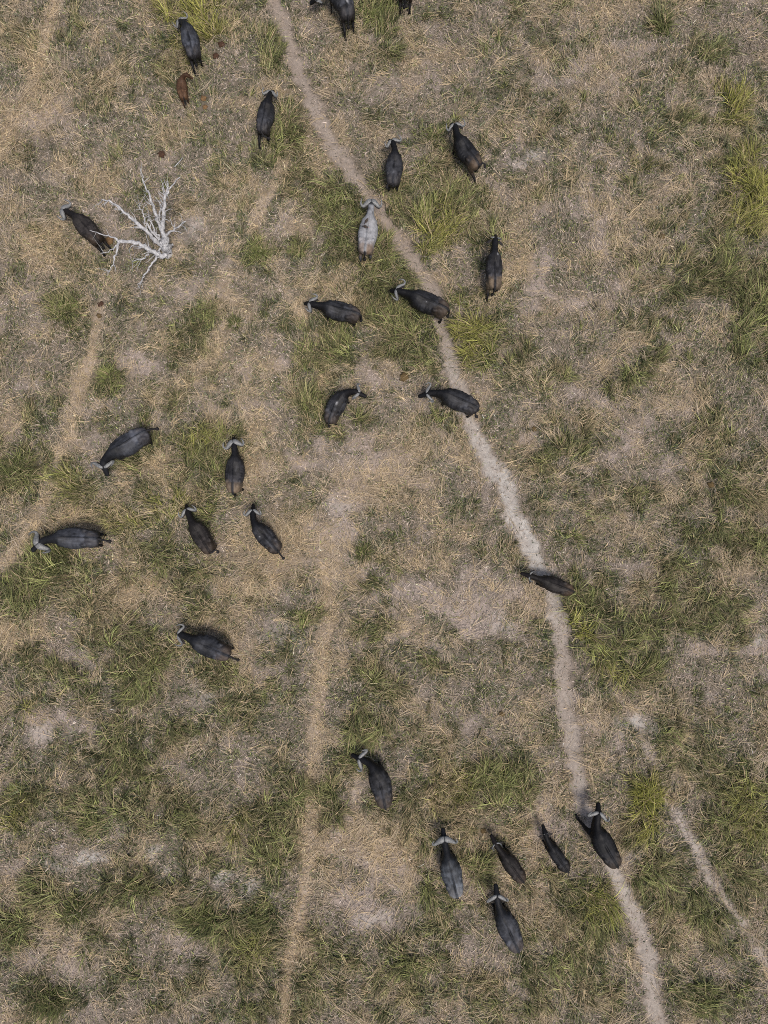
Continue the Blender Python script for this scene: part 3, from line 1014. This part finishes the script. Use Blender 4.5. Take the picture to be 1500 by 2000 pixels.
    V, Fc = tube([TM @ Vector(p) for p in tp[:11]], [.055 - .022 * i / 10 for i in range(11)], 8)
    t = mesh_obj("tail", V, Fc, TAILM, root)
    V, Fc = tube([TM @ Vector(p) for p in tp[9:]], [.030, .062, .078, .060, .012], 8)
    mesh_obj("tail_tuft", V, Fc, TAILM, t)
    C = dict(COATS[coat])
    if da is not None:
        C['da'] = da
    if ra is not None:
        C['ra'] = ra
    pending.append((ob, pose, C, spots, seed, girth, HM, hth))
    return root


def finish_bodies():
    bpy.context.view_layer.update()
    dg = bpy.context.evaluated_depsgraph_get()
    new = [bpy.data.meshes.new_from_object(p[0].evaluated_get(dg)) for p in pending]
    for me, (ob, pose, C, spots, seed, girth, HM, hth) in zip(new, pending):
        ob.modifiers.clear()
        old = ob.data
        me.name = "body"
        ob.data = me
        bpy.data.meshes.remove(old)
        n = len(me.vertices)
        co = np.zeros(n * 3, np.float32)
        me.vertices.foreach_get("co", co)
        co = co.reshape(-1, 3).astype(float)
        sel = (pose.s > -.1) & (pose.s < 2.29)
        sx, sy_, ss, st = pose.x[sel][::2], pose.y[sel][::2], pose.s[sel][::2], pose.th[sel][::2]
        d2 = (co[:, 0:1] - sx[None]) ** 2 + (co[:, 1:2] - sy_[None]) ** 2
        k = d2.argmin(1)
        s = ss[k]
        lat = -(co[:, 0] - sx[k]) * np.sin(st[k]) + (co[:, 1] - sy_[k]) * np.cos(st[k])
        z = co[:, 2]
        al = np.abs(lat)
        n1 = fbm(s * 2.2 + seed * 7, lat * 2.6 + z * 2, seed, 3)
        n2 = fbm(s * 6 + seed * 3, lat * 6 + z * 5, seed + 5, 3)
        col = np.tile(np.array(C['base']) * (.62 if C['base'][0] < .05 else 1), (n, 1))
        # dust lies on the back and flanks, most on the hindquarters
        wd = C['da'] * sstep(.62, 1.2, z) * sstep(2.05, .9, s) * (.25 + .95 * sstep(.3, .7, n1 * .6 + n2 * .4))
        if C['da'] > 1.5:
            wd = C['da'] * sstep(.75, 1.1, z) * sstep(2.35, 2.15, s) * (.15 + .85 * sstep(.25, .6, n1 * .5 + n2 * .5))
        col = lerp(col, C['dust'], np.clip(wd, 0, 1) * (.8 if C['da'] > 1.5 else .58))
        hip_sheen = np.exp(-((s - .48 + (n1 - .5) * .2) / .17) ** 2) * np.exp(-(lat / .26) ** 2) * (z > 1.0) * (.2 + 1.2 * sstep(.3, .7, n2)) * min(1.0, C['da'])  # grey sheen across the hips, painted into the coat with the dust colour
        streak = sstep(.58, .74, fbm(s * 3 + seed, lat * 14 + seed * 2, seed + 9, 3)) * sstep(.8, 1.1, z) * sstep(1.7, 1.2, s) * min(.7, C['da'])
        col = lerp(col, np.array(C['dust']) * 1.25, np.clip(hip_sheen * .7 + streak * .45, 0, .9))
        wr = C['ra'] * sstep(.58, .14, s + (n2 - .5) * .4) * sstep(.02, .10, al) * sstep(.45, .75, z) * (.35 + .9 * n1)
        col = lerp(col, C['rump'], np.clip(wr, 0, 1))
        # dark stripe of bare hide along the spine, darker neck, head and lower legs
        wl = sstep(.045, .012, al + (n2 - .5) * .03) * sstep(.1, .3, s) * sstep(1.7, 1.4, s) * (.35 if C['da'] > 1.5 else .8)
        col = lerp(col, np.array(C['base']) * .8, np.clip(wl, 0, 1))
        lowleg = sstep(.62, .35, z) * sstep(1.9, 1.7, s)
        dark = np.array(C['base']) * .7 if C['base'][0] > .05 and C['da'] < 1 else np.array(BLACK) * 1.1
        col = lerp(col, dark, np.clip(lowleg, 0, 1))
        hn = sstep(2.1, 2.25, s) if C['da'] > 1.5 else sstep(1.55, 1.85, s)
        col = lerp(col, np.array([.022, .023, .026]) if C['da'] > 1.5 else (np.array(C['base']) * .75), np.clip(hn, 0, 1))
        for (s0, l0, rs, rl, cc) in spots:
            w = np.exp(-(((s - s0) / rs) ** 2 + ((lat - l0) / rl) ** 2)) * (z > .9)
            col = lerp(col, cc, np.clip(w * 1.4 * (.4 + n2), 0, 1))
        col *= (.34 + .30 * n2)[:, None] if C['base'][0] < .05 else (.50 + .34 * n2)[:, None]
        a = me.attributes.new("coat", 'FLOAT_COLOR', 'POINT')
        a.data.foreach_set("color", np.concatenate([col, np.ones((n, 1))], 1).astype(np.float32).ravel())
        me.materials.clear()
        me.materials.append(COAT)
        me.polygons.foreach_set("use_smooth", np.ones(len(me.polygons), bool))
        print("body", n)


WHITE = (.36, .36, .37)
# (tail root, neck root, between horns, head direction clockwise from the photo's top)
buffalo((376, 102), (361, 46), (348, 38), -48, "grey-backed buffalo in tall yellow grass with the brown calf at its hind legs", 'slate', 'crescent', 'hang', bend=8, head_low=.5, seed=1, legs=[-.5, .0, .1, -.1])
buffalo((358, 187), (354, 154), (364, 148), 105, "small reddish-brown calf behind the legs of its grey mother", 'calf', None, 'hang', bend=-20, scale=.56, seed=2, head_low=.1, legs=[-.25, .05, .1, -.1], name="buffalo_calf", cat="buffalo calf")
buffalo((511, 250), (521, 197), (525, 184), 14, "slim black buffalo walking alone up the left side of the main track", 'black', 'cow', 'right', head_low=.35, seed=3, da=.7, legs=[-.55, -.2, .2, -.1])
buffalo((682, 30), (642, -30), (634, 4), -95, "dark buffalo at the top edge turning its head back to the left", 'black', 'crescent', 'hang', bend=55, head_low=.1, seed=4, da=1.0, legs=[-.5, -.2, .1, 0], spots=[(.55, -.08, .10, .05, WHITE)], scale=.98)
buffalo((792, -14), (797, -84), (799, -110), 5, "buffalo cut off by the top edge, only its hind legs showing", 'brown', 'cow', 'hang', seed=5, legs=[-.3, -.2, .1, .1], scale=1.0)
buffalo((768, 352), (771, 300), (765, 275), -26, "dark brown-black buffalo right of the track, tail flicked to the left", 'black', 'cow', 'curl', seed=6, da=.75, girth=1.02, legs=[-.05, -.02, .1, -.15], spots=[(.5, .02, .12, .06, (.15, .15, .165))])
buffalo((934, 318), (898, 266), (896, 246), -18, "jet black buffalo with brown rump and tail curled over it, right of the track", 'black', 'crescent', 'curlr', seed=7, ra=.75, legs=[-.5, .1, .1, 0], bend=-4)
buffalo((713, 486), (722, 421), (725, 397), 2, "pale mud-coated grey bull stepping along the edge of the main track", 'mud', 'bull', 'hang', seed=8, legs=[-.42, -.15, .1, -.1], girth=.98)
buffalo((967, 557), (967, 492), (969, 470), 10, "slender dark brown buffalo with tan rump standing right of the track", 'tanrump', 'young', 'hang', seed=9, legs=[-.42, .05, .1, -.1], girth=.86, spots=[(1.45, -.12, .05, .03, WHITE)])
buffalo((701, 613), (634, 595), (607, 594), -66, "dark grey-flanked buffalo facing left, left of the track", 'black', 'cow', 'hang', seed=10, da=.7, ra=.35, legs=[.05, -.25, 0, .1], scale=.93)
buffalo((874, 603), (806, 573), (778, 568), -66, "heavy black buffalo standing across the track with its horns to the left", 'black', 'crescent', 'hang', seed=11, ra=.6, da=.45, legs=[-.05, -.15, 0, .1], scale=1.0, spots=[(.95, .10, .02, .02, WHITE)])
buffalo((188, 466), (146, 421), (121, 410), -70, "dark brown buffalo next to the fallen white tree", 'brown', 'bull', 'hang', seed=12, bend=5, legs=[-.35, -.40, 0, .1], da=.8)
buffalo((643, 822), (672, 768), (709, 766), 108, "dark buffalo with a white streak on its back, turning its head right", 'black', 'cow', 'hang', seed=13, bend=-26, head_low=.45, ra=.4, da=.75, spots=[(.95, -.02, .10, .05, WHITE)], pitch=22, legs=[-.1, 0, 0, .1])
buffalo((931, 796), (869, 768), (841, 769), -98, "black buffalo crossing the track with its tail curled behind", 'black', 'crescent', 'curl', seed=14, bend=8, da=.75, head_low=.2, pitch=30, legs=[0, -.1, 0, .15])
buffalo((281, 843), (216, 881), (199, 902), 172, "grey-rumped buffalo heading down-left with its head lowered to graze", 'slate', 'cow', 'out', seed=15, da=1.1, head_low=.4, pitch=40, legs=[.05, -.05, .1, -.15])
buffalo((454, 958), (457, 894), (452, 856), -13, "large bull with wide grey horns and two tan rump patches", 'tanrump', 'bull', 'hang', seed=16, head_low=.0, girth=1.03, legs=[-.1, .05, .1, -.1])
buffalo((410, 1078), (374, 1021), (367, 999), -26, "dark brown buffalo following below the large wide-horned bull, on its left", 'brown', 'cow', 'curlr', scale=.88, seed=17, head_low=.2, girth=.95, legs=[-.05, .1, .1, 0], da=.7)
buffalo((544, 1078), (496, 1023), (496, 995), -4, "charcoal buffalo following below the large wide-horned bull, on its right", 'black', 'cow', 'out', scale=.88, seed=18, da=.8, ra=.35, head_low=.1, girth=.95, pitch=35, spots=[(1.05, .2, .025, .025, WHITE)], legs=[-.1, .05, .1, 0])
buffalo((190, 1052), (100, 1050), (62, 1062), -128, "long slate-grey bull at the left edge with broad pale horns", 'slate', 'bull', 'out', seed=19, head_low=.1, da=.8, pitch=18, legs=[0, -.1, .1, -.1], girth=.96, bend=6)
buffalo((1120, 1155), (1061, 1133), (1037, 1125), -72, "young dark buffalo stepping off tall grass across the pale track", 'brown', 'young', 'hang', seed=20, pitch=18, girth=.9, da=.5, ra=.7, legs=[0, -.1, .1, 0], scale=.81)
buffalo((443, 1280), (377, 1252), (352, 1239), -86, "blue-grey buffalo with looped pale horns grazing in the left middle", 'slate', 'crescent', 'out', seed=21, da=.55, ra=.6, head_low=.3, pitch=62, legs=[-.05, -.1, 0, .1])
buffalo((752, 1576), (731, 1506), (702, 1489), -72, "black buffalo alone in the lower middle, head bent to the left", 'black', 'cow', 'hang', seed=22, bend=16, da=.85, ra=.45, head_low=.25, pitch=30, legs=[0, 0, .1, 0])
buffalo((893, 1752), (876, 1681), (868, 1643), -6, "bull with ash-grey hindquarters and broad pale horn boss leading the lower group", 'ashrump', 'bull', 'hang', seed=23, pitch=30, girth=.98, head_low=.1, legs=[.1, -.05, .05, -.1])
buffalo((1022, 1723), (986, 1674), (970, 1655), -28, "young brown-black buffalo with short crescent horns in the lower group", 'brown', 'young', 'hang', seed=24, pitch=22, girth=.90, scale=.78, legs=[.1, 0, .1, 0], da=.4)
buffalo((1111, 1705), (1076, 1653), (1068, 1635), -12, "thin black juvenile with tiny horns in the lower group", 'black', 'tiny', 'hang', seed=25, pitch=28, girth=.78, scale=.73, legs=[.1, 0, .1, 0], da=.3)
buffalo((1206, 1692), (1171, 1628), (1178, 1591), 14, "black buffalo on the main track with one foreleg stepping out to the left", 'black', 'cow', 'hang', seed=26, pitch=34, da=.2, ra=.3, legs=[.1, 0, .34, 0], splay=[0, 0, .34, 0], bend=-6)
buffalo((1013, 1858), (982, 1791), (974, 1762), -3, "dark buffalo with spread ears and stubby pale horns, lowest of the herd", 'slate', 'cow', 'hang', seed=27, pitch=24, da=.9, ra=.4, legs=[.1, 0, .1, -.05])
finish_bodies()
#@@END_ANIMALS@@
#@@TREE@@
# ------------------------------------------------------------------ dead tree
def wood_material():
    m, nt, bs = mat("weathered_wood")
    tc = N(nt, "ShaderNodeTexCoord").outputs["Object"]
    mp = N(nt, "ShaderNodeMapping")
    nt.links.new(tc, mp.inputs[0])
    n1 = noise(nt, mp.outputs[0], 7, 6, .7, .6)
    n2 = noise(nt, mp.outputs[0], 40, 4, .7)
    col = mixc(nt, remap(nt, n1, .32, .66), (.14, .14, .147), (.48, .475, .48))
    col = mixc(nt, remap(nt, n2, .52, .7, 0, .6), col, (.10, .095, .095))
    nt.links.new(col, bs.inputs["Base Color"])
    bs.inputs["Roughness"].default_value = .85
    bs.inputs["Specular IOR Level"].default_value = .15
    b = N(nt, "ShaderNodeBump")
    b.inputs["Strength"].default_value = .8
    b.inputs["Distance"].default_value = .03
    nt.links.new(mth(nt, 'ADD', n1, mth(nt, 'MULTIPLY', n2, .4)), b.inputs["Height"])
    nt.links.new(b.outputs[0], bs.inputs["Normal"])
    return m


WOOD = wood_material()


def crop(x, y):
    return 80 + x / 4.6875, 320 + y / 4.6875


def limb(name, pts, r0, r1, parent, origin, jit=.035, seed=0, n=None, twigs=0):
    """a gnarled limb through (crop x, crop y, height) points; twigs grow from it as sub-parts"""
    rr = random.Random(seed)
    ctrl = [P(*crop(x, y), z) - origin for x, y, z in pts]
    n = n or 4 * len(ctrl)
    path = [Vector(p) + Vector((rr.gauss(0, jit), rr.gauss(0, jit), rr.gauss(0, jit * .6))) * (0 if i == 0 else 1) for i, p in enumerate(smooth_path(ctrl, n))]
    rad = [1.08 * (r0 + (r1 - r0) * (i / (n - 1)) ** .85) * rr.uniform(.82, 1.2) for i in range(n)]
    V, Fc = tube(path, rad, 8)
    o = mesh_obj(name, V, Fc, WOOD, parent)
    for k in range(twigs):
        i = rr.randint(int(n * .3), n - 2)
        d = (path[i + 1] - path[i - 1]).normalized()
        side = d.cross(Vector((0, 0, 1))).normalized() * rr.choice((-1, 1))
        dirv = (d * rr.uniform(.3, .9) + side * rr.uniform(.5, 1.0) + Vector((0, 0, rr.uniform(-.2, .8)))).normalized()
        L = rr.uniform(.25, .75)
        tp = [path[i]]
        for q in range(1, 6):
            dirv = (dirv + Vector((rr.gauss(0, .22), rr.gauss(0, .22), rr.gauss(0, .18)))).normalized()
            nx_ = tp[-1] + dirv * L / 5
            nx_.z = max(nx_.z, .05)
            tp.append(nx_)
        t0 = max(.010, min(rad[i] * .55, .026))
        V, Fc = tube(tp, [t0 * (1 - .8 * q / 5) for q in range(6)], 6)
        mesh_obj("twig", V, Fc, WOOD, o)
    return o


tb = P(*crop(1165, 800), 0)
tree = bpy.data.objects.new("dead_tree", None)
coll.objects.link(tree)
tree.location = tb
tag(tree, "bleached white dead tree with bare forked branches standing beside the brown buffalo", "dead tree")
ti = [0]


def L_(name, pts, r0, r1, tw=0, jit=.03):
    ti[0] += 1
    limb(name, pts, r0, r1, tree, tb, jit, 900 + ti[0], None, tw)


L_("trunk", [(1165, 830, -.08), (1160, 800, .12), (1145, 770, .35), (1130, 735, .62), (1120, 700, .85)], .22, .15, 0, .02)
L_("branch", [(1120, 760, .40), (1040, 690, .75), (950, 600, 1.15), (800, 470, 1.6), (680, 370, 1.95), (545, 315, 2.2)], .12, .025, 18)
L_("branch", [(1140, 720, .7), (1090, 570, 1.3), (1040, 440, 1.9), (990, 290, 2.5), (940, 160, 3.0), (905, 40, 3.3)], .095, .012, 7)
L_("branch", [(1150, 720, .7), (1110, 590, 1.3), (1125, 440, 1.9), (1140, 300, 2.4), (1170, 235, 2.6), (1262, 125, 2.9)], .11, .015, 13)
L_("branch", [(1150, 270, 2.45), (1160, 210, 2.7), (1150, 140, 2.9)], .045, .012, 2)
L_("branch", [(1150, 650, 1.0), (1230, 590, 1.3), (1330, 520, 1.6)], .065, .012, 7)
L_("branch", [(1130, 690, .8), (1085, 480, 1.5), (1100, 380, 1.8), (1105, 340, 2.0)], .065, .015, 7)
L_("branch", [(1150, 840, .30), (1060, 830, .55), (960, 760, .9), (860, 720, 1.15), (720, 715, 1.4)], .11, .065, 10)
L_("branch", [(720, 715, 1.4), (680, 680, 1.5), (590, 655, 1.6), (450, 608, 1.75)], .055, .012, 2)
L_("branch", [(720, 715, 1.4), (680, 830, 1.2), (650, 940, 1.0), (608, 1005, .9)], .055, .012, 7)
L_("branch", [(700, 745, 1.35), (640, 795, 1.25), (535, 825, 1.2)], .035, .008, 1)
L_("branch", [(1060, 830, .5), (1000, 950, .55), (930, 1050, .45), (888, 1135, .35)], .05, .010, 5)
L_("branch", [(1010, 800, .7), (930, 875, .7), (828, 895, .65)], .045, .008, 7)
L_("branch", [(1110, 740, .55), (1020, 620, 1.0), (960, 520, 1.4), (925, 440, 1.7), (898, 352, 1.9)], .06, .010, 10)
L_("branch", [(1120, 730, .6), (1060, 640, .95), (1000, 540, 1.3), (985, 465, 1.5)], .05, .012, 7)
L_("branch", [(1100, 770, .45), (1060, 850, .4), (1150, 860, .25)], .05, .015, 1)
L_("branch", [(1170, 780, .35), (1190, 745, .5), (1210, 740, .6)], .05, .02, 0)

# ------------------------------------------------------------------ stick, stone, dung
rr = random.Random(5)
a, b = P(341, 326, .05), P(357, 308, .12)
pth = smooth_path([a, a.lerp(b, .4) + Vector((.03, 0, .03)), a.lerp(b, .7), b], 10)
V, Fc = tube([Vector(p) - a for p in pth], [.028 - .0018 * i for i in range(10)], 7)
st = mesh_obj("stick", V, Fc, WOOD)
st.location = a
tag(st, "short grey broken stick lying above the dead tree", "stick")


def lump(name, c, rx, ry, h, material, seed, lobes=5):
    r = np.random.default_rng(seed)
    bm = bmesh.new()
    bmesh.ops.create_icosphere(bm, subdivisions=3, radius=1.0)
    ph = r.random(6) * 6.28
    for v in bm.verts:
        p = v.co
        a_ = math.atan2(p.y, p.x)
        k = 1 + .13 * math.sin(lobes * a_ + ph[0]) + .10 * math.sin((lobes + 2) * a_ + ph[1] + 3 * p.z) + .06 * math.sin(9 * p.x + ph[2]) * math.sin(8 * p.y + ph[3]) + .05 * math.sin(14 * p.z + 5 * a_ + ph[4])
        v.co = Vector((p.x * rx * k, p.y * ry * k, max(p.z, -.25) * h * (.8 + .4 * k - .2)))
    me = bpy.data.meshes.new(name)
    bm.to_mesh(me)
    bm.free()
    me.polygons.foreach_set("use_smooth", [True] * len(me.polygons))
    me.materials.append(material)
    o = bpy.data.objects.new(name, me)
    coll.objects.link(o)
    gz = float(ground_h(np.array([c.x]), np.array([c.y]), np.zeros(1))[0])
    o.location = (c.x, c.y, gz + .02)
    o.rotation_euler = (0, 0, float(r.random() * 6))
    return o


DUNG = plain("dark_dung", (.050, .026, .016), .9)
DUNG2 = plain("old_orange_dung", (.125, .075, .036), .95)
DUNG3 = plain("olive_dung", (.085, .058, .026), .95)
STONE = plain("pale_stone", (.52, .44, .37), .9)
dungs = [(433, 87, .16, DUNG, "upper of the two round dark dung pats right of the grey-backed buffalo"),
         (422, 110, .15, DUNG, "lower of the two round dark dung pats right of the grey-backed buffalo"),
         (316, 302, .17, DUNG, "dark brown dung pat lying above the dead tree"),
         (398, 193, .14, DUNG2, "orange crumbled dung right of the brown calf"),
         (401, 210, .12, DUNG2, "small dull orange dung crumbs just below the orange dung near the calf"),
         (214, 471, .20, DUNG2, "orange-brown dung pat between the brown buffalo and the dead tree"),
         (197, 594, .15, DUNG, "dark dung pat below the dead tree, upper of a pair"),
         (194, 617, .12, DUNG3, "small olive dung pat below the dead tree, lower of a pair"),
         (789, 737, .22, DUNG3, "flat olive-brown dung pat above the grass between the two turned buffalo"),
         (1388, 947, .15, DUNG3, "olive-brown dung pat alone in the grass by the right edge"),
         (1292, 463, .14, DUNG3, "small olive-brown dung pat in the upper right grass"),
         (980, 1394, .14, DUNG3, "olive-brown dung pat left of the pale track in the lower right"),
         (944, 1622, .13, DUNG3, "small brown dung pat above the young crescent-horned buffalo"),
         (1043, 838, .13, DUNG3, "olive-brown dung pat right of the pale track in the middle")]
for i, (x, y, r_, m_, lab) in enumerate(dungs):
    tag(lump("dung_pat", P(x, y, 0), r_, r_ * rr.uniform(.75, 1.0), r_ * .6, m_, 50 + i, 4 + i % 3), lab, "dung", "dung pats on the grass")
tag(lump("stone", P(570, 1595, 0), .085, .12, .07, STONE, 77, 3), "small pale pinkish stone lying in the grass left of the lone lower buffalo", "stone")
tag(lump("stone", P(146, 1411, 0), .06, .07, .05, STONE, 78, 3), "tiny pale stone on bare ground at the lower left", "stone")

# ------------------------------------------------------------------ oxpeckers on the pale bull
BIRD = plain("oxpecker_plumage", (.050, .038, .030), .7)
BILL = plain("oxpecker_bill", (.45, .06, .03), .4)


def back_height(body, x, y):
    mw = body.parent.matrix_world @ body.matrix_local if False else None
    R = Matrix.LocRotScale(body.parent.location, body.parent.rotation_euler, body.parent.scale)
    n = len(body.data.vertices)
    co = np.zeros(n * 3, np.float32)
    body.data.vertices.foreach_get("co", co)
    co = co.reshape(-1, 3) @ np.array(R.to_3x3()).T + np.array(R.translation)
    near = np.hypot(co[:, 0] - x, co[:, 1] - y) < .06
    return float(co[near, 2].max())


bull = [p[0] for p in pending if p[0].parent["label"].startswith("pale mud")][0]
for px_, py_, ang, lab in ((716, 432, 55, "dark brown oxpecker perched on the pale bull's back, nearer its head"), (714, 442, -20, "dark brown oxpecker perched on the pale bull's back, nearer its tail")):
    q = P(px_, py_, 1.38)
    z = back_height(bull, q.x, q.y)
    root = bpy.data.objects.new("oxpecker", None)
    coll.objects.link(root)
    root.location = (q.x, q.y, z)
    root.rotation_euler = (0, 0, math.radians(ang))
    tag(root, lab, "bird", "oxpeckers on the pale bull")
    V, Fc = tube([(-.07, 0, .055), (-.04, 0, .055), (.0, 0, .06), (.045, 0, .07), (.075, 0, .08)], [.012, .032, .042, .034, .014], 10)
    mesh_obj("body", V, Fc, BIRD, root)
    hd_ = mesh_obj("head", *ellipsoid((.085, 0, .095), (.030, .025, .026), 10, 8), BIRD, root)
    V, Fc = tube([(.105, 0, .092), (.125, 0, .088), (.142, 0, .08)], [.012, .009, .002], 6)
    mesh_obj("bill", V, Fc, BILL, hd_)
    V, Fc = tube([(-.06, 0, .055), (-.11, 0, .045), (-.165, 0, .03)], [.018, .022, .012], 8, [(1, .35)] * 3)
    mesh_obj("tail", V, Fc, BIRD, root)
    for sy in (1, -1):
        V, Fc = tube([(.05, sy * .034, .075), (.0, sy * .048, .068), (-.06, sy * .036, .055), (-.12, sy * .016, .045)], [.014, .024, .020, .004], 8, [(.45, 1)] * 4)
        mesh_obj("wing", V, Fc, BIRD, root)
        V, Fc = tube([(.005, sy * .018, .035), (.01, sy * .02, .01), (.02, sy * .022, -.004)], [.007, .004, .004], 6)
        mesh_obj("leg", V, Fc, BILL, root)
